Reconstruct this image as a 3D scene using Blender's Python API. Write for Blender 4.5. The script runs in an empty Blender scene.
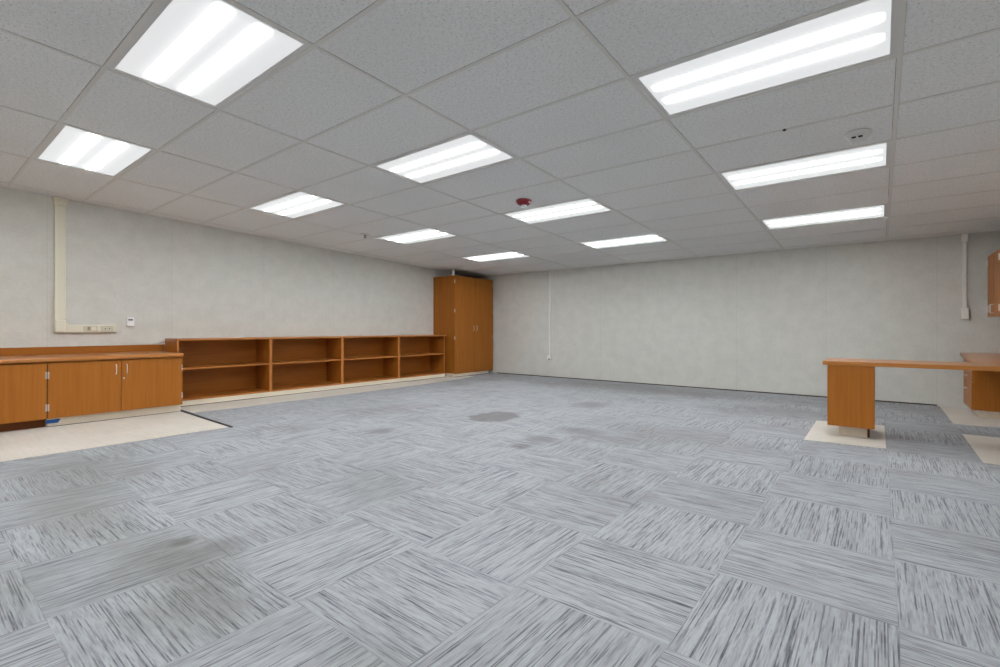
import bpy, bmesh, math, random
from mathutils import Matrix, Vector

random.seed(7)
SC = bpy.context.scene
COL = SC.collection

# ------------------------------------------------------------------ camera
cam_data = bpy.data.cameras.new('camera')
cam_data.sensor_fit = 'HORIZONTAL'
cam_data.sensor_width = 36.0
cam_data.lens = 479.5 / 1000 * 36.0
cam_data.shift_y = (328.25 - 333.5) / 1000
cam_data.clip_start = 0.02
cam_data.clip_end = 100
cam = bpy.data.objects.new('camera', cam_data)
COL.objects.link(cam)
cam.location = (0, 0, 1.0016)
cam.rotation_euler = (math.radians(90), 0, math.radians(38.335))
SC.camera = cam

# ------------------------------------------------------------------ world, exposure
world = bpy.data.worlds.new('world')
world.use_nodes = True
world.node_tree.nodes['Background'].inputs[0].default_value = (0.8, 0.85, 1, 1)
world.node_tree.nodes['Background'].inputs[1].default_value = 0.0   # closed room: the fixtures are the light
SC.world = world
SC.view_settings.view_transform = 'Standard'
SC.view_settings.look = 'None'
SC.view_settings.gamma = 1
SC.view_settings.use_curve_mapping = False
SC.view_settings.exposure = 0.0
TUBE = 51.0      # radiance of the lens in front of a tube
LENS = 0.74      # radiance of the lens between the tubes

# ------------------------------------------------------------------ room measures (metres)
XL, XR, YB, YF = -7.40, 1.40, 8.366, -1.9
H0, SL = 2.5551, -0.0436            # the ceiling falls towards the back wall
TILT = math.atan(SL)
CT = math.cos(TILT)
def ceil_z(y): return H0 + SL * y
GX = [-8.36, -7.155, -5.953, -4.749, -3.548, -2.342, -1.129, 0.083, 1.295]
PITCH = 0.6185
Y0 = 1.0728                          # first light row, measured along the slope
def row_y(k): return (Y0 + k * PITCH) * CT

# ------------------------------------------------------------------ node helpers
def srgb(r, g, b):
    f = lambda c: (c/255/12.92) if c/255 <= .04045 else ((c/255 + .055)/1.055)**2.4
    return (f(r), f(g), f(b), 1)

class N:
    def __init__(self, name):
        self.m = bpy.data.materials.new(name)
        self.m.use_nodes = True
        self.nt = self.m.node_tree
        self.b = self.nt.nodes['Principled BSDF']
    def node(self, t, **kw):
        n = self.nt.nodes.new(t)
        for k, v in kw.items(): setattr(n, k, v)
        return n
    def link(self, a, b): self.nt.links.new(a, b)
    def set(self, sock, v):
        if isinstance(v, bpy.types.NodeSocket): self.link(v, sock)
        else: sock.default_value = v
    def math(self, op, a, b=None, c=None, clamp=False):
        n = self.node('ShaderNodeMath', operation=op); n.use_clamp = clamp
        self.set(n.inputs[0], a)
        if b is not None: self.set(n.inputs[1], b)
        if c is not None: self.set(n.inputs[2], c)
        return n.outputs[0]
    def mix(self, f, a, b, mode='MIX'):
        n = self.node('ShaderNodeMix', data_type='RGBA', blend_type=mode)
        self.set(n.inputs[0], f); self.set(n.inputs[6], a); self.set(n.inputs[7], b)
        return n.outputs[2]
    def ramp(self, f, lo, hi):
        n = self.node('ShaderNodeMapRange'); n.interpolation_type = 'SMOOTHSTEP'
        self.set(n.inputs[0], f); n.inputs[1].default_value = lo; n.inputs[2].default_value = hi
        return n.outputs[0]
    def coord(self, which='Object'):
        return self.node('ShaderNodeTexCoord').outputs[which]
    def mapping(self, v, scale=(1,1,1), loc=(0,0,0)):
        n = self.node('ShaderNodeMapping'); self.link(v, n.inputs[0])
        n.inputs['Scale'].default_value = scale; n.inputs['Location'].default_value = loc
        return n.outputs[0]
    def noise(self, v, scale, detail=3, rough=.5, out='Fac'):
        n = self.node('ShaderNodeTexNoise'); self.link(v, n.inputs['Vector'])
        n.inputs['Scale'].default_value = scale; n.inputs['Detail'].default_value = detail
        n.inputs['Roughness'].default_value = rough
        return n.outputs[out]
    def sep(self, v):
        n = self.node('ShaderNodeSeparateXYZ'); self.link(v, n.inputs[0]); return n.outputs
    def comb(self, x, y, z):
        n = self.node('ShaderNodeCombineXYZ')
        for s, v in zip(n.inputs, (x, y, z)): self.set(s, v)
        return n.outputs[0]
    def bump(self, h, strength, dist=.002):
        n = self.node('ShaderNodeBump'); self.link(h, n.inputs['Height'])
        n.inputs['Strength'].default_value = strength; n.inputs['Distance'].default_value = dist
        self.link(n.outputs[0], self.b.inputs['Normal'])
    def base(self, c): self.set(self.b.inputs['Base Color'], c)
    def rough(self, v): self.set(self.b.inputs['Roughness'], v)

def plain(name, c, rough=.5, metal=0.0, spec=.5):
    n = N(name)
    k = n.noise(n.coord(), 60, 2)
    n.base(n.mix(n.math('MULTIPLY', k, .12), c, (c[0]*.8, c[1]*.8, c[2]*.8, 1)))
    n.rough(rough); n.b.inputs['Metallic'].default_value = metal
    n.b.inputs['Specular IOR Level'].default_value = spec
    return n.m

def wood(name, c1, c2, axis='Z', rough=.38):
    """laminate with fine straight grain along one axis"""
    n = N(name); p = n.coord()
    sc = {'Z': (38, 38, 1.4), 'Y': (38, 1.4, 38), 'X': (1.4, 38, 38)}[axis]
    g = n.noise(n.mapping(p, sc), 1.0, 5, .6)
    sc2 = {'Z': (7, 7, .5), 'Y': (7, .5, 7), 'X': (.5, 7, 7)}[axis]
    g2 = n.noise(n.mapping(p, sc2), 1.0, 2)
    f = n.math('ADD', n.math('MULTIPLY', n.ramp(g, .3, .72), .55), n.math('MULTIPLY', g2, .45))
    n.base(n.mix(f, c1, c2))
    n.rough(rough); n.bump(g, .05, .0006)
    n.b.inputs['Specular IOR Level'].default_value = .22
    return n.m

M = {}
M['wood'] = wood('orange_maple_laminate', srgb(174, 108, 42), srgb(152, 90, 28))
M['wood_h'] = wood('orange_maple_laminate_long_grain', srgb(174, 108, 42), srgb(152, 90, 28), 'Y')
M['wood_x'] = wood('orange_maple_laminate_cross_grain', srgb(174, 108, 42), srgb(152, 90, 28), 'X')
M['top'] = wood('worktop_laminate', srgb(184, 122, 64), srgb(168, 106, 50), 'Y', .3)
M['top_x'] = wood('peninsula_top_laminate', srgb(184, 122, 60), srgb(166, 104, 46), 'X', .3)
for k in ('top', 'top_x'):
    M[k].node_tree.nodes['Principled BSDF'].inputs['Coat Weight'].default_value = .3
    M[k].node_tree.nodes['Principled BSDF'].inputs['Coat Roughness'].default_value = .12
M['edge'] = wood('wood_edge_banding', srgb(190, 124, 66), srgb(168, 104, 48), 'Z', .35)
M['dark_wood'] = wood('toe_kick_laminate', srgb(112, 62, 18), srgb(92, 48, 12), 'Y', .5)
M['cream'] = plain('ivory_plastic', srgb(228, 223, 204), .4)
M['white_pl'] = plain('white_plastic', srgb(240, 240, 240), .4)
M['off'] = plain('off_white_plastic', srgb(240, 239, 232), .4)
M['outlet'] = plain('outlet_face', srgb(206, 200, 180), .4)
M['slot'] = plain('dark_slot', srgb(50, 46, 42), .6)
M['steel'] = plain('brushed_steel', srgb(222, 218, 212), .35, .55)
M['black'] = plain('black_rubber', srgb(34, 30, 30), .7)
M['tape'] = plain('blue_painters_tape', srgb(36, 96, 176), .7)
M['red'] = plain('red_plastic', srgb(140, 20, 36), .3)
M['lens_clear'] = plain('clear_strobe_lens', srgb(230, 230, 232), .1)
M['grey_lcd'] = plain('grey_display', srgb(120, 118, 128), .3)
M['tbar'] = plain('white_tee_bar', srgb(217, 214, 209), .5)
M['fixture'] = plain('white_enamel', srgb(214, 212, 210), .4)
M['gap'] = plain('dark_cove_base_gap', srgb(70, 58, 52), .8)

def raw_wood():
    n = N('raw_plywood'); p = n.coord()
    g = n.noise(n.mapping(p, (25, 2.0, 25)), 1.0, 4, .6)
    v = n.node('ShaderNodeTexVoronoi'); n.link(n.mapping(p, (3, 3.2, 9)), v.inputs['Vector'])
    v.inputs['Scale'].default_value = 1.0
    k = n.ramp(v.outputs['Distance'], .10, .04)
    c = n.mix(g, srgb(238, 229, 212), srgb(220, 207, 184))
    n.base(n.mix(n.math('MULTIPLY', k, .7), c, srgb(110, 84, 56)))
    n.rough(.7); return n.m
M['raw'] = raw_wood()

def vinyl():
    n = N('cream_vinyl_floor'); p = n.coord()
    a = n.noise(p, 2.2, 4, .6); b = n.noise(n.mapping(p, (3, 30, 1)), 1.0, 3)
    f = n.math('ADD', n.math('MULTIPLY', a, .6), n.math('MULTIPLY', b, .4))
    n.base(n.mix(n.ramp(f, .3, .7), srgb(219, 214, 205), srgb(204, 198, 187)))
    n.rough(.45); return n.m
M['vinyl'] = vinyl()

def wall_mat(name, axis, seams):
    n = N(name); p = n.coord(); s = n.sep(p)
    u = s[0] if axis == 'X' else s[1]
    fine = n.noise(n.mapping(n.comb(u, s[2], 0.0), (1, 1.6, 1)), 34, 5, .68)
    blot = n.noise(n.comb(u, s[2], 0.0), 5.5, 5, .6)
    f = n.math('ADD', n.math('MULTIPLY', n.ramp(fine, .3, .7), .5), n.math('MULTIPLY', n.ramp(blot, .32, .68), .5))
    c = n.mix(f, srgb(206, 205, 198), srgb(220, 219, 213))
    line = None
    for q in seams:
        d = n.math('ABSOLUTE', n.math('SUBTRACT', u, q))
        l = n.math('SUBTRACT', 1.0, n.ramp(d, .002, .006))
        d2 = n.math('ABSOLUTE', n.math('SUBTRACT', u, q - .035))
        l = n.math('MAXIMUM', l, n.math('MULTIPLY', n.math('SUBTRACT', 1.0, n.ramp(d2, .002, .006)), .3))
        line = l if line is None else n.math('MAXIMUM', line, l)
    if line is not None:
        c = n.mix(n.math('MULTIPLY', line, .14), c, srgb(140, 136, 128))
    n.base(c); n.rough(.75); n.bump(fine, .12, .001)
    n.b.inputs['Specular IOR Level'].default_value = .25
    return n.m

def ceiling_mat():
    n = N('acoustic_ceiling_tile'); p = n.coord()
    a = n.noise(p, 85, 3, .7); b = n.noise(p, 45, 4, .7); big = n.noise(p, 1.1, 2)
    pits = n.ramp(a, .57, .66)
    c = n.mix(n.ramp(b, .35, .7), srgb(236, 235, 234), srgb(224, 223, 222))
    c = n.mix(n.math('MULTIPLY', pits, .7), c, srgb(160, 156, 154))
    c = n.mix(n.math('MULTIPLY', n.ramp(big, .45, .75), .25), c, srgb(218, 216, 214))
    n.base(c); n.rough(.9); n.bump(n.math('SUBTRACT', 1.0, pits), .25, .002)
    n.b.inputs['Specular IOR Level'].default_value = .1
    return n.m

def carpet_mat():
    """quarter-turned carpet tiles with streaked two-tone pile"""
    n = N('streaked_grey_carpet_tile'); p = n.coord(); s = n.sep(p)
    TX, TY = .574, .5885
    ux = n.math('DIVIDE', n.math('SUBTRACT', s[0], .051), TX)
    uy = n.math('DIVIDE', n.math('SUBTRACT', s[1], .325), TY)
    ix, iy = n.math('FLOOR', ux), n.math('FLOOR', uy)
    fx, fy = n.math('SUBTRACT', ux, ix), n.math('SUBTRACT', uy, iy)
    par = n.math('FLOORED_MODULO', n.math('ADD', ix, iy), 2.0)      # 0: streaks along X, 1: along Y
    wn = n.node('ShaderNodeTexWhiteNoise', noise_dimensions='2D')
    n.link(n.comb(ix, iy, 0.0), wn.inputs['Vector'])
    rnd = wn.outputs['Value']; rc = n.sep(wn.outputs['Color'])
    inv = n.math('SUBTRACT', 1.0, par)
    across = n.math('ADD', n.math('MULTIPLY', s[1], inv), n.math('MULTIPLY', s[0], par))
    along = n.math('ADD', n.math('MULTIPLY', s[0], inv), n.math('MULTIPLY', s[1], par))
    off = n.math('MULTIPLY', rnd, 37.0)
    def streak(ka, kl, det):
        v = n.comb(n.math('MULTIPLY', across, ka), n.math('MULTIPLY', along, kl), off)
        return n.noise(v, 1.0, det, .55)
    row = n.math('FLOOR', n.math('DIVIDE', across, .0041))            # tufted rows
    def rows(kl, seed):
        v = n.comb(n.math('MULTIPLY', row, 7.31), n.math('MULTIPLY', along, kl), n.math('ADD', off, seed))
        return n.noise(v, 1.0, 2, .5)
    s1 = rows(3.2, 0.0)
    s2 = streak(60, 2.2, 2)
    s3 = rows(13.0, 5.0)
    f = n.math('ADD', n.math('MULTIPLY', n.ramp(s1, .37, .47), .58), n.math('MULTIPLY', n.ramp(s2, .34, .62), .20))
    f = n.math('ADD', f, n.math('MULTIPLY', n.ramp(s3, .38, .54), .22))
    c = n.mix(f, srgb(76, 78, 84), srgb(170, 173, 177))
    tone = n.math('SUBTRACT', rc[1], .5)
    c = n.mix(n.math('ABSOLUTE', n.math('MULTIPLY', tone, .24)), c, n.mix(rnd, srgb(92, 93, 96), srgb(158, 161, 167)))
    # wear: worn brown-grey smudging in soft patches
    w = n.noise(p, .9, 5, .62)
    c = n.mix(n.math('MULTIPLY', n.ramp(w, .46, .72), .42), c, srgb(106, 104, 100))
    w2 = n.noise(n.mapping(p, (1, 1, 1), (7, 3, 0)), 1.6, 5, .6)
    c = n.mix(n.math('MULTIPLY', n.ramp(w2, .50, .75), .35), c, srgb(160, 162, 165))
    wob = n.noise(p, 9, 4, .6)
    def stain(x, y, rx, ry, col, amt, soft=.35):
        nonlocal c
        dx = n.math('DIVIDE', n.math('SUBTRACT', s[0], x), rx)
        dy = n.math('DIVIDE', n.math('SUBTRACT', s[1], y), ry)
        r = n.math('SQRT', n.math('ADD', n.math('MULTIPLY', dx, dx), n.math('MULTIPLY', dy, dy)))
        r = n.math('ADD', r, n.math('MULTIPLY', n.math('SUBTRACT', wob, .5), .9))
        k = n.math('SUBTRACT', 1.0, n.ramp(r, 1 - soft, 1 + soft))
        c = n.mix(n.math('MULTIPLY', k, amt), c, col)
    G = srgb(92, 92, 90)
    stain(-3.42, 4.23, .25, .33, srgb(100, 97, 95), .72, .10)      # hard-edged patch
    stain(-3.81, 2.95, .11, .13, G, .5, .5)
    stain(-2.39, 3.31, .09, .09, G, .6, .5)
    stain(-2.40, 3.62, .14, .14, G, .4, .6)
    stain(-2.30, 4.15, .22, .14, G, .5, .6)
    stain(-2.96, 5.64, .22, .26, G, .45, .6)
    stain(-2.56, .84, .045, .05, srgb(70, 67, 62), .6, .6)
    stain(-2.36, .96, .10, .07, srgb(80, 77, 70), .42, .7)
    stain(-2.30, .80, .26, .13, srgb(94, 91, 84), .42, .7)
    stain(-2.52, .72, .28, .16, srgb(100, 97, 90), .38, .8)
    stain(-1.95, .69, .20, .14, srgb(96, 93, 86), .42, .8)
    stain(-3.4, .62, .5, .18, srgb(112, 109, 103), .5, .8)
    stain(-4.4, .8, .5, .3, srgb(116, 113, 108), .45, .8)
    stain(-1.45, 4.55, .5, .3, srgb(112, 109, 104), .35, .8)
    stain(-.9, 6.6, .7, .35, srgb(112, 110, 108), .4, .8)
    stain(-3.2, 7.6, 1.6, .45, srgb(108, 106, 103), .55, .8)
    # seams between tiles
    ex = n.math('MULTIPLY', n.math('MINIMUM', fx, n.math('SUBTRACT', 1.0, fx)), TX)
    ey = n.math('MULTIPLY', n.math('MINIMUM', fy, n.math('SUBTRACT', 1.0, fy)), TY)
    e = n.math('MINIMUM', ex, ey)
    seam = n.math('SUBTRACT', 1.0, n.ramp(e, .0, .003))
    c = n.mix(n.math('MULTIPLY', seam, .16), c, srgb(80, 82, 88))
    n.base(c); n.rough(.95)
    pile = n.noise(p, 420, 2)
    n.bump(n.math('ADD', n.math('MULTIPLY', f, .7), n.math('MULTIPLY', pile, .3)), .35, .004)
    n.b.inputs['Specular IOR Level'].default_value = .1
    n.b.inputs['Sheen Weight'].default_value = .15
    return n.m

def lens_mat():
    """prismatic lens of a two-tube fixture: it gives off light, brightest in front of each tube"""
    n = N('lit_prismatic_lens'); p = n.coord(); s = n.sep(p)
    prof = None
    for yc in (-.098, .082):
        d = n.math('ABSOLUTE', n.math('SUBTRACT', s[1], yc))
        b = n.math('EXPONENT', n.math('MULTIPLY', n.math('POWER', n.math('DIVIDE', d, .031), 3.5), -1.0))
        b2 = n.math('EXPONENT', n.math('MULTIPLY', n.math('POWER', n.math('DIVIDE', d, .056), 2.0), -1.0))
        b = n.math('ADD', b, n.math('MULTIPLY', b2, .009))
        prof = b if prof is None else n.math('ADD', prof, b)
    end = n.math('SUBTRACT', 1.0, n.ramp(n.math('ABSOLUTE', s[0]), .47, .55))
    prism = n.noise(n.mapping(p, (1, 1, 1)), 90, 2)
    k = n.math('MULTIPLY', n.math('MULTIPLY', prof, end), n.math('ADD', .85, n.math('MULTIPLY', prism, .3)))
    st = n.math('ADD', LENS, n.math('MULTIPLY', k, TUBE))
    n.b.inputs['Base Color'].default_value = (.06, .06, .06, 1)
    n.b.inputs['Emission Color'].default_value = (.965, .985, 1.0, 1)
    n.link(st, n.b.inputs['Emission Strength'])
    n.rough(.3); return n.m

# ------------------------------------------------------------------ mesh helpers
def new_bm(): return bmesh.new()

def add_bm(bm, tmp):
    me = bpy.data.meshes.new('tmp'); tmp.to_mesh(me); tmp.free()
    bm.from_mesh(me); bpy.data.meshes.remove(me)

def box(bm, x0, x1, y0, y1, z0, z1, bev=0.0, seg=2):
    t = bmesh.new()
    bmesh.ops.create_cube(t, size=1)
    for v in t.verts:
        v.co = Vector((x0 + (v.co.x + .5)*(x1-x0), y0 + (v.co.y + .5)*(y1-y0), z0 + (v.co.z + .5)*(z1-z0)))
    if bev > 0:
        bmesh.ops.bevel(t, geom=list(t.edges), offset=bev, segments=seg, profile=.5, affect='EDGES')
    add_bm(bm, t); return bm

def tube(bm, pts, r, seg=10):
    """round bar through the points"""
    t = bmesh.new(); rings = []
    P = [Vector(p) for p in pts]
    for i, p in enumerate(P):
        d = (P[min(i+1, len(P)-1)] - P[max(i-1, 0)]).normalized()
        a = d.orthogonal().normalized()
        if i and rings:
            a = (prev - d * prev.dot(d)).normalized()
        prev = a
        b = d.cross(a)
        rings.append([t.verts.new(p + (a*math.cos(k*2*math.pi/seg) + b*math.sin(k*2*math.pi/seg))*r) for k in range(seg)])
    for r0, r1 in zip(rings, rings[1:]):
        for k in range(seg):
            t.faces.new((r0[k], r0[(k+1) % seg], r1[(k+1) % seg], r1[k]))
    t.faces.new(rings[0][::-1]); t.faces.new(rings[-1])
    bmesh.ops.recalc_face_normals(t, faces=t.faces)
    add_bm(bm, t); return bm

def lathe(bm, prof, seg=32, mat=None):
    """profile of (radius, z) turned about the z axis"""
    t = bmesh.new(); rings = []
    for r, z in prof:
        if r < 1e-6: rings.append([t.verts.new((0, 0, z))])
        else: rings.append([t.verts.new((r*math.cos(k*2*math.pi/seg), r*math.sin(k*2*math.pi/seg), z)) for k in range(seg)])
    for a, b in zip(rings, rings[1:]):
        for k in range(seg):
            q = (k+1) % seg
            if len(a) == 1 and len(b) == 1: continue
            if len(a) == 1: t.faces.new((a[0], b[k], b[q]))
            elif len(b) == 1: t.faces.new((a[k], b[0], a[q]))
            else: t.faces.new((a[k], a[q], b[q], b[k]))
    bmesh.ops.recalc_face_normals(t, faces=t.faces)
    if mat is not None: bmesh.ops.transform(t, matrix=mat, verts=t.verts)
    add_bm(bm, t); return bm

def prism(bm, poly, z0, z1, bev=0.0, seg=3):
    """flat polygon in XY given thickness"""
    t = bmesh.new()
    f = t.faces.new([t.verts.new((x, y, z0)) for x, y in poly])
    r = bmesh.ops.extrude_face_region(t, geom=[f])
    for v in r['geom']:
        if isinstance(v, bmesh.types.BMVert): v.co.z = z1
    bmesh.ops.recalc_face_normals(t, faces=t.faces)
    if bev > 0: bmesh.ops.bevel(t, geom=list(t.edges), offset=bev, segments=seg, profile=.5, affect='EDGES')
    add_bm(bm, t); return bm

def obj(name, bm, mat, parent=None, smooth=False, origin=None):
    """one mesh object; geometry given in the parent's space (or in the world)"""
    if origin is None and parent is None:
        xs = [v.co for v in bm.verts]
        lo = Vector([min(c[i] for c in xs) for i in range(3)]); hi = Vector([max(c[i] for c in xs) for i in range(3)])
        origin = Vector(((lo.x+hi.x)/2, (lo.y+hi.y)/2, lo.z))
    if origin is not None:
        bmesh.ops.translate(bm, verts=bm.verts, vec=-Vector(origin))
    me = bpy.data.meshes.new(name); bm.to_mesh(me); bm.free()
    me.materials.append(mat)
    if smooth:
        for p in me.polygons: p.use_smooth = True
    o = bpy.data.objects.new(name, me); COL.objects.link(o)
    if origin is not None: o.location = origin
    if parent is not None: o.parent = parent
    return o

def tag(o, label, cat, group=None):
    o['label'] = label; o['category'] = cat
    if group: o['group'] = group
    return o

def thing(name, label, cat, loc=(0, 0, 0), group=None):
    o = bpy.data.objects.new(name, None); o.empty_display_size = .1
    COL.objects.link(o); o.location = loc
    return tag(o, label, cat, group)

def struct(name, bm, mat, origin=(0, 0, 0)):
    o = obj(name, bm, mat, None, origin=origin)
    o['kind'] = 'structure'; return o

def copy_tree(o, label, loc):
    c = o.copy(); COL.objects.link(c); c.location = loc; c['label'] = label
    for ch in list(o.children):
        d = ch.copy(); COL.objects.link(d); d.parent = c
        for g in list(ch.children):
            e = g.copy(); COL.objects.link(e); e.parent = d
    return c

# ================================================================== the room shell
struct('floor', box(new_bm(), XL-.1, XR+.1, YF-.1, YB+.1, -.12, 0), carpet_mat())

def sloped_wall(x0, x1, y0, y1):
    bm = new_bm(); box(bm, x0, x1, y0, y1, 0, 1)
    for v in bm.verts:
        if v.co.z > .5: v.co.z = ceil_z(v.co.y) + .06
    return bm
struct('wall_left', sloped_wall(XL-.1, XL, YF, YB), wall_mat('vinyl_wall_panel_left', 'Y', [1.08, 2.30, 3.52, 4.72, 5.93, -.14]))
struct('wall_back', sloped_wall(XL-.1, XR+.1, YB, YB+.1), wall_mat('vinyl_wall_panel_back', 'X', [.586, -.603, -1.79, -2.98, -4.17, -5.36, -6.55]))
struct('wall_right', sloped_wall(XR, XR+.1, YF, YB), wall_mat('vinyl_wall_panel_right', 'Y', [7.1, 5.9, 4.7]))
struct('wall_front', sloped_wall(XL-.1, XR+.1, YF-.1, YF), wall_mat('vinyl_wall_panel_front', 'X', [-1, -2.2, -3.4]))

# ceiling and everything on it is laid out along the slope: local y runs up the slope from y = 0
def on_ceiling(o):
    o.location = (0, 0, H0); o.rotation_euler = (TILT, 0, 0)
    return o
LY0, LY1 = YF/CT - .05, YB/CT + .05
LIGHTS = {}      # (column, row) -> centre in ceiling coordinates
for ci, cxm in ((-1, -5.351), (0, -2.945), (1, -.523)):
    for k in (-1, 0, 1, 2, 3):
        LIGHTS[(ci, k)] = (cxm, Y0 + 3*k*PITCH)

def in_light(x, y):
    for cx, cy in LIGHTS.values():
        if abs(x - cx) < .58 and abs(y - cy) < .28: return True
    return False
ys = [LY0]
k = -30
while Y0 + (k + .5)*PITCH < LY1:
    q = Y0 + (k + .5)*PITCH
    if q > LY0 + .02: ys.append(q)
    k += 1
ys.append(LY1)
xs = [XL + .0115] + GX[1:] + [XR - .0115]
bm = new_bm()
for xa, xb in zip(xs, xs[1:]):
    for ya, yb in zip(ys, ys[1:]):
        if in_light((xa+xb)/2, (ya+yb)/2): continue
        box(bm, xa+.0136, xb-.0136, ya+.0136, yb-.0136, 0, .02)
on_ceiling(struct('ceiling', bm, ceiling_mat()))
# tee grid (one lattice)
bm = new_bm()
for x in GX[1:]:
    box(bm, x-.012, x+.012, LY0+.06, LY1-.06, -.003, .0005)
    box(bm, x-.004, x+.004, LY0+.06, LY1-.06, 0, .045)
for y in ys[1:-1]:
    for xa, xb in zip(xs, xs[1:]):
        box(bm, max(xa, XL)+.012, min(xb, XR)-.012, y-.012, y+.012, -.0025, .0005)
on_ceiling(struct('trim_1', bm, M['tbar']))
# wall angle along the four walls
bm = new_bm()
box(bm, XL, XL+.022, LY0+.05, LY1-.05, -.004, .001); box(bm, XR-.022, XR, LY0+.05, LY1-.05, -.004, .001)
box(bm, XL, XR, YB/CT-.024, YB/CT-.001, -.004, .001); box(bm, XL, XR, YF/CT+.001, YF/CT+.024, -.004, .001)
on_ceiling(struct('trim_2', bm, M['tbar']))
# dark gap where the wall base is missing along the back wall
struct('baseboard_back', box(new_bm(), -6.70, .586, YB-.006, YB, 0, .016), M['gap'])

# vinyl left bare where units stood
struct('floor', prism(new_bm(), [(-6.86, -1.0), (-5.16, -1.0), (-5.16, 2.10), (-6.86, 2.14)], 0, .003), M['vinyl'], (-6.0, 0, 0))
struct('floor', prism(new_bm(), [(-7.1, 2.2), (-6.375, 2.2), (-6.335, 2.9), (-6.34, 5.4), (-6.50, 7.0), (-6.62, 7.5), (-7.1, 7.5)], 0, .003), M['vinyl'], (-6.7, 3, 0))
struct('floor', prism(new_bm(), [(-.53, 5.07), (.045, 5.115), (.042, 6.31), (-.532, 6.19)], 0, .003), M['vinyl'], (-.2, 5.6, 0))
struct('floor', prism(new_bm(), [(.607, 5.02), (XR, 5.03), (XR, 6.27), (.615, 6.26)], 0, .003), M['vinyl'], (1, 5.6, 0))
struct('floor', prism(new_bm(), [(.61, 6.88), (XR, 6.98), (XR, 8.36), (.609, 8.36)], 0, .003), M['vinyl'], (1, 7.6, 0))
struct('trim_3', prism(new_bm(), [(-6.66, 2.150), (-5.13, 2.110), (-5.13, 2.134), (-6.66, 2.182)], 0, .006), M['black'], (-6, 2.1, 0))

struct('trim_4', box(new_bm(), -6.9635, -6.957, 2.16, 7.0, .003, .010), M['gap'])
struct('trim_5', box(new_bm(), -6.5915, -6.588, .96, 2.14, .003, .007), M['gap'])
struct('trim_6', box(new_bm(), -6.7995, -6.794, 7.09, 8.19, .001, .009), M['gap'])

# ================================================================== ceiling lights
lens = lens_mat()
def make_light():
    t = thing('ceiling_light', '', 'ceiling light', group='lit ceiling panels in three rows')
    t.rotation_euler = (TILT, 0, 0)
    hx, hy = .6, .307          # opening in the grid
    lx, ly = .566, .2705       # lens
    bm = new_bm()
    for s in (-1, 1):
        box(bm, -hx+.002, hx-.002, s*ly if s > 0 else -hy+.002, hy-.002 if s > 0 else -ly, .001, .012)
        box(bm, lx if s > 0 else -hx+.002, hx-.002 if s > 0 else -lx, -ly, ly, .001, .012)
    obj('frame', bm, M['fixture'], t)
    bm = new_bm()
    box(bm, -hx+.003, hx-.003, -hy+.003, hy-.003, .095, .10)
    for s in (-1, 1):
        box(bm, -hx+.003, hx-.003, s*(hy-.005)-.002, s*(hy-.005)+.002, .012, .095)
        box(bm, s*(hx-.005)-.002, s*(hx-.005)+.002, -hy+.007, hy-.007, .012, .095)
    obj('housing', bm, M['fixture'], t)
    bm = new_bm()
    box(bm, -lx, lx, -ly, ly, .004, .009)
    obj('lens', bm, lens, t)
    return t
lab = {
 (-1, 0): 'lit ceiling panel nearest the beige wall raceway, in the left-hand row',
 (-1, 1): 'lit ceiling panel in the left-hand row, second from the front, above the first open shelves',
 (-1, 2): 'lit ceiling panel in the left-hand row, beside the small ceiling sprinkler',
 (-1, 3): 'smallest lit ceiling panel, right above the tall brown cabinet',
 (0, 0): 'large lit ceiling panel at the top left, cut by the top edge of the view',
 (0, 1): 'lit ceiling panel in the middle row, between the top left panel and the red alarm',
 (0, 2): 'lit ceiling panel right beside the red ceiling alarm',
 (0, 3): 'lit ceiling panel in the middle row, nearest the back wall',
 (1, 1): 'largest lit ceiling panel, long and at the top right',
 (1, 2): 'long lit ceiling panel right behind the white smoke detector',
 (1, 3): 'lit ceiling panel in the right-hand row, nearest the back wall',
 (1, 0): 'lit ceiling panel in the right-hand row, added overhead, out of view',  # from here down: unseen fixtures, added because they light the room
 (-1, -1): 'unseen lit ceiling panel added to the left-hand row behind the camera',
 (0, -1): 'unseen lit ceiling panel added to the middle row behind the camera',
 (1, -1): 'unseen lit ceiling panel added to the right-hand row behind the camera',
}
first = None
for key, (x, y) in LIGHTS.items():
    loc = (x, y*CT, H0 + y*math.sin(TILT))
    if first is None:
        first = make_light(); first.location = loc; first['label'] = lab[key]
    else: copy_tree(first, lab[key], loc)

# ================================================================== ceiling devices
def ceiling_thing(name, label, cat, x, y):
    t = thing(name, label, cat, (x, y, ceil_z(y)))
    t.rotation_euler = (TILT, 0, 0)
    return t
t = ceiling_thing('fire_alarm', 'round dark red fire alarm with a clear strobe on the ceiling', 'fire alarm', -2.99, 4.195)
obj('housing', lathe(new_bm(), [(0, .001), (.083, .001), (.086, -.006), (.082, -.022), (.066, -.042), (.046, -.052), (0, -.054)]), M['red'], t, True)
obj('strobe_lens', lathe(new_bm(), [(0, -.05), (.030, -.05), (.031, -.062), (.024, -.076), (0, -.082)]), M['lens_clear'], t, True)
obj('speaker_grille', box(new_bm(), .058, .080, -.018, .012, -.036, -.020, .004), M['white_pl'], t)
t = ceiling_thing('smoke_detector', 'low white smoke detector on the ceiling at the right', 'smoke detector', -.117, 4.198)
obj('housing', lathe(new_bm(), [(0, .001), (.078, .001), (.080, -.008), (.074, -.016), (.060, -.034), (.046, -.048), (.038, -.054), (0, -.056)], 40), M['fixture'], t, True)
for a in (-.4, .35):
    obj('vent_slot', box(new_bm(), .5*a*.1-.014, .5*a*.1+.010, -.056, -.044, -.050, -.040, .002), M['slot'], t)
t = ceiling_thing('sprinkler_head', 'small grey sprinkler head on the ceiling left of a lit panel', 'sprinkler', -5.86, 4.25)
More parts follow.
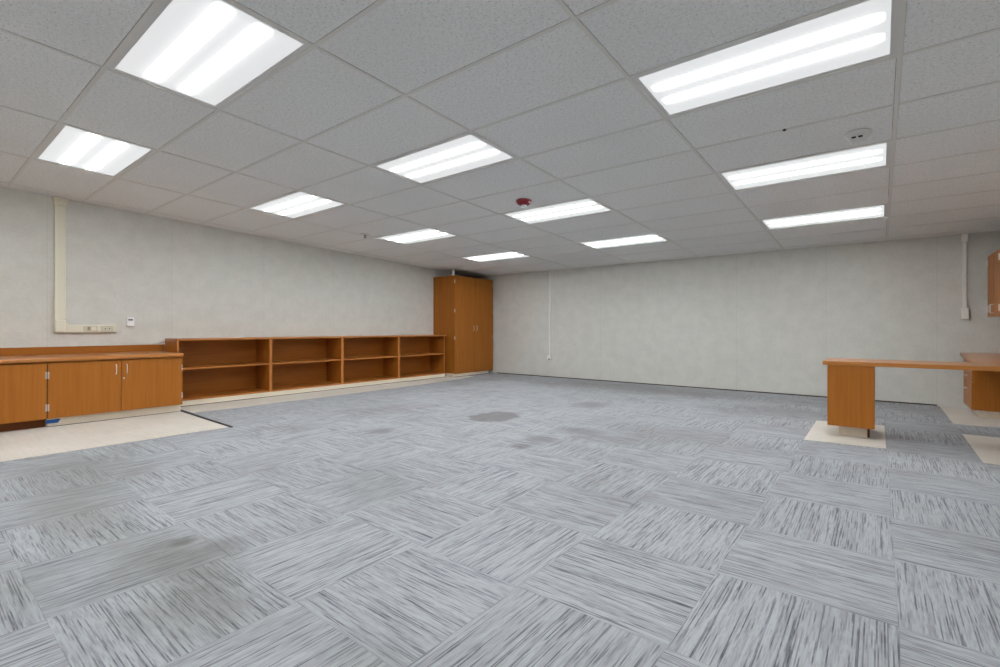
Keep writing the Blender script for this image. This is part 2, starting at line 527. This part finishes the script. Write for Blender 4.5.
obj('escutcheon', lathe(new_bm(), [(0, .001), (.062, .001), (.066, -.004), (.05, -.012), (.026, -.016), (0, -.016)]), M['steel'], t, True)
bm = lathe(new_bm(), [(0, -.014), (.012, -.014), (.012, -.030), (.006, -.034), (.006, -.052), (0, -.052)], 16)
lathe(bm, [(0, -.052), (.024, -.052), (.024, -.055), (0, -.055)], 20)
obj('deflector', bm, plain('dull_bronze', srgb(110, 104, 98), .5, .3), t)
t = ceiling_thing('ceiling_plug', 'tiny dark red plug in a ceiling tile between the two long right panels', 'plug', -.518, 3.852)
obj('plug_body', lathe(new_bm(), [(0, .001), (.013, .001), (.013, -.005), (.009, -.010), (0, -.011)], 16), plain('dark_red_plug', srgb(52, 14, 18), .5), t, True)

# ================================================================== raceways and wall devices
# big ivory L-shaped raceway on the left wall
t = thing('wall_raceway', 'wide ivory L-shaped wall raceway running down from the ceiling at the left', 'raceway', (XL, 1.184, 0))
D = .045
obj('vertical_channel', box(new_bm(), 0, D, -.048, .048, 1.10-0, ceil_z(1.19)-.07, .006), M['cream'], t)
bm = new_bm()
zt = ceil_z(1.19)
box(bm, 0, D+.010, -.053, .053, zt-.10, zt-.040, .004)
box(bm, 0, D+.024, -.064, .064, zt-.046, zt-.006, .006)
obj('ceiling_collar', bm, M['cream'], t)
bm = new_bm()
box(bm, 0, D+.006, -.05, .05, .95, 1.105, .02, 4)
e = bmesh.new()
pts = [(.04, 1.035), (.115, 1.035)] + [(.04 + .075 - .075*math.sin(a), 1.11 - .075*math.cos(a)) for a in [i*math.pi/16 for i in range(1, 9)]]
f = e.faces.new([e.verts.new((0, y, z)) for y, z in pts])
r = bmesh.ops.extrude_face_region(e, geom=[f])
for v in r['geom']:
    if isinstance(v, bmesh.types.BMVert): v.co.x = D
bmesh.ops.recalc_face_normals(e, faces=e.faces); add_bm(bm, e)
obj('elbow', bm, M['cream'], t)
obj('horizontal_channel', box(new_bm(), 0, D, -.03, .515, .952, 1.042, .008, 3), M['cream'], t)
for a, b, kind in ((.205, .335, 0), (.365, .485, 1)):
    f = obj('outlet_plate', box(new_bm(), D-.002, D+.004, a, b, .965, 1.030, .002), M['outlet'], t)
    m_ = (a + b)/2
    if kind == 0:
        obj('socket', box(new_bm(), D+.002, D+.007, m_-.03, m_-.004, .978, 1.018, .002), plain('tan_socket', srgb(150, 142, 122), .5), f)
        obj('blank_insert', box(new_bm(), D+.002, D+.006, m_+.006, m_+.05, .975, 1.020, .002), M['cream'], f)
    else:
        for q in (-.028, .012):
            obj('socket', box(new_bm(), D+.002, D+.006, m_+q, m_+q+.022, .984, 1.010, .002), M['cream'], f)
            obj('socket_slot', box(new_bm(), D+.004, D+.0068, m_+q+.005, m_+q+.017, .990, 1.004), M['slot'], f)

t = thing('wall_control', 'small white wall control with a grey display right of the ivory raceway', 'wall control', (XL, 1.845, 0))
obj('case', box(new_bm(), 0, .028, -.038, .038, 1.028, 1.138, .006, 3), M['white_pl'], t)
obj('display', box(new_bm(), .026, .0295, -.022, .024, 1.098, 1.118, .001), M['grey_lcd'], t)
obj('cover', box(new_bm(), .026, .031, -.026, .026, 1.040, 1.090, .002), M['white_pl'], t)

def thin_raceway(label, x, z0, w, boxed):
    t = thing('wall_raceway', label, 'raceway', (x, YB, 0))
    zt = ceil_z(YB)
    obj('vertical_channel', box(new_bm(), -w/2, w/2, -.022, 0, z0 + .06, zt - .006, .003), M['off'], t)
    bw, bh = boxed
    b_ = obj('outlet_box', box(new_bm(), -bw/2, bw/2, -.045, 0, z0, z0 + bh, .004, 2), M['off'], t)
    obj('cover_plate', box(new_bm(), -bw/2+.006, bw/2-.006, -.049, -.043, z0+.006, z0+bh-.006, .002), M['off'], b_)
    return t, zt
t, zt = thin_raceway('thin white wall raceway beside the tall cabinet, ending in a low outlet', -5.302, .345, .030, (.10, .105))
obj('socket', box(new_bm(), -.016, .022, -.052, -.047, .352, .378, .003), M['slot'], t)
t, zt = thin_raceway('white wall raceway with an outlet box beside the brown wall cabinet', .842, 1.115, .036, (.078, .135))
obj('ceiling_coupling', box(new_bm(), -.03, .03, -.034, 0, zt-.10, zt-.006, .003), M['off'], t)


# ================================================================== cabinet hardware
def wire_pull(y, z0, z1, x, side=1):
    """U-shaped pull standing off a face looking +X"""
    r = .0042; d = .03
    pts = [(x-.002, y, z0), (x+d*.7, y, z0), (x+d*.93, y, z0+.004), (x+d, y, z0+.012), (x+d, y, z1-.012), (x+d*.93, y, z1-.004), (x+d*.7, y, z1), (x-.002, y, z1)]
    return tube(new_bm(), pts, r)
def hinge(y, z, x, w=.012, h=.07):
    """exposed five-knuckle hinge with a leaf on both sides of the seam, on a face looking +X"""
    bm = box(new_bm(), x-.001, x+.003, y-w, y+w, z-h/2, z+h/2, .001)
    for i in range(5):
        a = z - h/2 + i*h/5
        tube(bm, [(x+.004, y, a+.001), (x+.004, y, a+h/5-.001)], .005, 8)
    return bm

# ================================================================== base cabinets on the left
FX = -6.525        # door faces
ZT = .664          # underside of the worktop
def base_cabinet(y0, y1, label, raw, lock):
    t = thing('base_cabinet', label, 'cabinet', (0, (y0+y1)/2, 0), 'base cabinets under the left worktop')
    c = (y0+y1)/2; a, b = y0-c, y1-c
    bm = new_bm()
    box(bm, XL+.002, FX-.02, a+.001, a+.019, .095, ZT-.001); box(bm, XL+.002, FX-.02, b-.019, b-.001, .095, ZT-.001)
    box(bm, XL+.002, FX-.02, a+.019, b-.019, .095, .115); box(bm, XL+.002, XL+.012, a+.019, b-.019, .115, ZT-.02)
    box(bm, FX-.10, FX-.02, a+.019, b-.019, ZT-.02, ZT-.001)
    obj('carcass', bm, M['wood'], t)
    if raw: obj('plinth', box(new_bm(), -7.0, -6.592, a+.002, b-.002, .004, .095, .001), M['raw'], t)
    else:   obj('toe_kick', box(new_bm(), -7.0, -6.622, a+.002, b+.0, .004, .095), M['dark_wood'], t)
    for s in (0, 1):
        da, db = (a+.002, -.002) if s == 0 else (.002, b-.002)
        d = obj('door', box(new_bm(), FX-.019, FX, da, db, .094, ZT-.012, .0015), M['wood'], t)
        py = db-.045 if s == 0 else da+.045
        obj('handle', wire_pull(py, .503, .605, FX), M['steel'], d, True)
        hy = a if s == 0 else b
        for hz in (.205, .530):
            obj('hinge', hinge(hy+(.006 if s == 0 else -.006), hz, FX, .006), M['steel'], d)
        if s == 1 and lock:
            obj('lock', lathe(new_bm(), [(0, .004), (.009, .004), (.011, 0), (.011, -.004)], 16,
                Matrix.Translation((FX, da+.022, .452)) @ Matrix.Rotation(math.pi/2, 4, 'Y')), M['steel'], d, True)
    return t
base_cabinet(-.225, .951, 'wooden base cabinet at the far left with a dark brown toe kick', False, False)
base_cabinet(.955, 2.142, 'two-door wooden base cabinet on a raw plinth with blue tape at its corner', True, True)

t = thing('worktop', 'wooden worktop with a backsplash on the low cabinets at the left', 'worktop', (0, .9, .665))
bm = box(new_bm(), XL+.001, -6.50, -1.15, 1.245, 0, .040, .012, 4)
obj('counter_slab', bm, M['top'], t)
obj('backsplash', box(new_bm(), XL+.001, XL+.021, -1.15, 1.315, .041, .125, .002), M['wood_h'], t)

tag(obj('tape_strip', prism(new_bm(), [(-6.5915, .952), (-6.5905, .952), (-6.5905, 1.065), (-6.5915, 1.065)], .036, .075), M['tape']),
    'strip of blue painter\'s tape on the raw plinth of the base cabinet', 'tape')
# taper the far end of the tape
o = bpy.data.objects['tape_strip']
for v in o.data.vertices:
    if v.co.y > .03 and v.co.z < .02: v.co.y -= .022

# ================================================================== open shelves
BX = -6.96
def bookcase(y0, y1, label):
    w = y1 - y0; c = (y0+y1)/2
    t = thing('bookcase', label, 'bookcase', (0, c, 0), 'open bookcases along the left wall')
    a, b = -w/2, w/2
    for s, (p, q) in enumerate(((a+.0005, a+.021), (b-.021, b-.0005))):
        sp = obj('side_panel', box(new_bm(), XL+.002, BX-.002, p, q, .076, .841), M['wood'], t)
        obj('edge_band', box(new_bm(), BX-.0025, BX, p, q, .076, .841), M['edge'], sp)
    obj('back_panel', box(new_bm(), XL+.002, XL+.012, a+.021, b-.021, .095, .841), M['wood_h'], t)
    bp = obj('bottom_panel', box(new_bm(), XL+.012, BX-.002, a+.021, b-.021, .074, .096), M['wood_h'], t)
    obj('edge_band', box(new_bm(), BX-.0025, BX, a+.021, b-.021, .074, .096), M['edge'], bp)
    sh = obj('shelf', box(new_bm(), XL+.012, BX-.012, a+.022, b-.022, .470, .490), M['wood_h'], t)
    obj('edge_band', box(new_bm(), BX-.0125, BX-.009, a+.022, b-.022, .470, .490), M['edge'], sh)
    obj('plinth', box(new_bm(), XL+.05, BX-.004, a+.001, b-.001, .0035, .074, .001), M['raw'], t)
    return t
b1 = bookcase(2.222, 3.413, 'open two-shelf wooden bookcase nearest the low door cabinets')
for k_, (y, l) in enumerate(((4.604, 'open wooden bookcase second from the low door cabinets'), (5.795, 'open wooden bookcase third from the low door cabinets'), (6.986, 'open wooden bookcase right beside the tall cabinet'))):
    copy_tree(b1, l, (0, y - .5955, 0))
t = thing('long_worktop', 'long thin wooden top lying across the open bookcases', 'worktop', (0, 4.6, .842))
obj('top_slab', box(new_bm(), XL+.002, BX+.010, -2.378, 2.425, 0, .026, .004, 3), M['top'], t)

# ================================================================== tall cabinet
TX_, TA, TB, TH = -6.78, 7.085, 8.318, 2.078
t = thing('tall_cabinet', 'tall brown two-door wooden cabinet in the far left corner', 'cabinet', (0, (TA+TB)/2, 0))
c = (TA+TB)/2; a, b = TA-c, TB-c
bm = new_bm()
box(bm, XL+.002, TX_-.02, a, a+.02, .075, TH); box(bm, XL+.002, TX_-.02, b-.02, b, .075, TH)
box(bm, XL+.002, TX_-.02, a+.02, b-.02, .075, .095); box(bm, XL+.002, TX_-.02, a+.02, b-.02, TH-.02, TH)
box(bm, XL+.002, XL+.012, a+.02, b-.02, .095, TH-.02)
obj('carcass', bm, M['wood'], t)
obj('plinth', box(new_bm(), XL+.06, -6.80, a+.004, b-.13, .003, .075, .001), M['raw'], t)
for s in (0, 1):
    da, db = (a, -.0025) if s == 0 else (.0025, b)
    d = obj('door', box(new_bm(), TX_-.019, TX_, da, db, .068, TH-.002, .0015), M['wood'], t)
    py = db-.045 if s == 0 else da+.045
    obj('handle', wire_pull(py, .955, 1.05, TX_), M['steel'], d, True)
    for hz in (.80, 1.36, 1.96):
        obj('hinge', hinge(a+.004 if s == 0 else b-.004, hz, TX_, .008, .07), M['steel'], d)

tag(obj('white_block', box(new_bm(), -6.875, -6.835, 7.10, 7.14, TH+.0005, TH+.122, .003), M['white_pl']),
    'short upright white block standing on the front corner of the tall cabinet', 'block')

# ================================================================== peninsula desk, drawer unit, wall counter, wall cabinet
t = thing('peninsula_desk', 'wooden peninsula desk at the right with a long top on one box leg', 'desk', (0, 5.7, 0))
obj('tabletop', box(new_bm(), -.417, XR-.001, -.30, .27, .661, .697, .003, 2), M['top_x'], t)
bm = box(new_bm(), -.380, -.031, -.30+.01, .24, .100, .6605, .0015)
lg = obj('leg', bm, M['wood'], t)
bm = box(new_bm(), -.300, -.085, -.19, .20, .0035, .100, .001)
pl = obj('plinth', bm, M['raw'], lg)
obj('plinth_cheek', box(new_bm(), -.085, -.070, -.185, .20, .0035, .099), M['dark_wood'], pl)

t = thing('wall_counter', 'wooden counter along the right wall behind the peninsula desk', 'worktop', (0, 7.2, 0))
poly = [(XR-.001, 5.972-7.2), (XR-.001, YB-.002-7.2), (.84, YB-.002-7.2), (.81, YB-.012-7.2), (.795, YB-.05-7.2), (.70, 5.972-7.2)]
obj('counter_slab', prism(new_bm(), poly, .661, .697, .003, 2), M['top'], t)
t['label'] = 'wooden counter along the right wall behind the peninsula desk'

t = thing('drawer_cabinet', 'wooden drawer cabinet under the right wall counter, on a raw plinth', 'cabinet', (0, 7.80, 0))
PX = .83
a, b = -.33, .33
obj('carcass', box(new_bm(), PX, XR-.003, a, b, .090, .6595, .0015), M['wood'], t)
obj('plinth', box(new_bm(), PX+.055, XR-.01, a+.035, b-.02, .0035, .090, .001), M['raw'], t)
for z0, z1, hz in ((.535, .655, .60), (.402, .531, .455), (.092, .398, .305)):
    d = obj('drawer', box(new_bm(), PX-.020, PX-.0005, a+.0, b-.002, z0, z1, .0015), M['wood'], t)
    r_ = .004
    pts = [(PX-.018, -.05, hz), (PX-.042, -.05, hz), (PX-.05, -.042, hz), (PX-.05, .042, hz), (PX-.042, .05, hz), (PX-.018, .05, hz)]
    obj('handle', tube(new_bm(), pts, r_), M['steel'], d, True)

t = thing('wall_cabinet', 'brown wooden cabinet with steel hinges hung on the right wall', 'cabinet', (XR, 7.70, 0))
WX = 1.013 - XR
z0, z1 = 1.135, 1.858
a, b = -.37, .385
obj('carcass', box(new_bm(), WX+.02, -.001, a, b, z0, z1, .001), M['wood'], t)
for s in (0, 1):
    da, db = (a+.001, -.001+.005) if s == 0 else (.008, b-.001)
    d = obj('door', box(new_bm(), WX, WX+.0195, da, db, z0, z1-.002, .0015), M['wood'], t)
    for hz in (z0+.09, z1-.09):
        yy = a+.006 if s == 0 else b-.004
        bm = box(new_bm(), WX-.007, WX+.001, yy-.022, yy+.004 if s else yy+.022, hz-.035, hz+.035, .001)
        for i in range(5):
            q = hz-.035+i*.014
            tube(bm, [(WX-.008, yy, q+.001), (WX-.008, yy, q+.013)], .005, 8)
        obj('hinge', bm, M['steel'], d)
    hy = db-.04 if s == 0 else da+.04
    pts = [(WX+.002, hy, z0+.04), (WX-.022, hy, z0+.04), (WX-.03, hy, z0+.05), (WX-.03, hy, z0+.126), (WX-.022, hy, z0+.136), (WX+.002, hy, z0+.136)]
    obj('handle', tube(new_bm(), pts, .004), M['steel'], d, True)
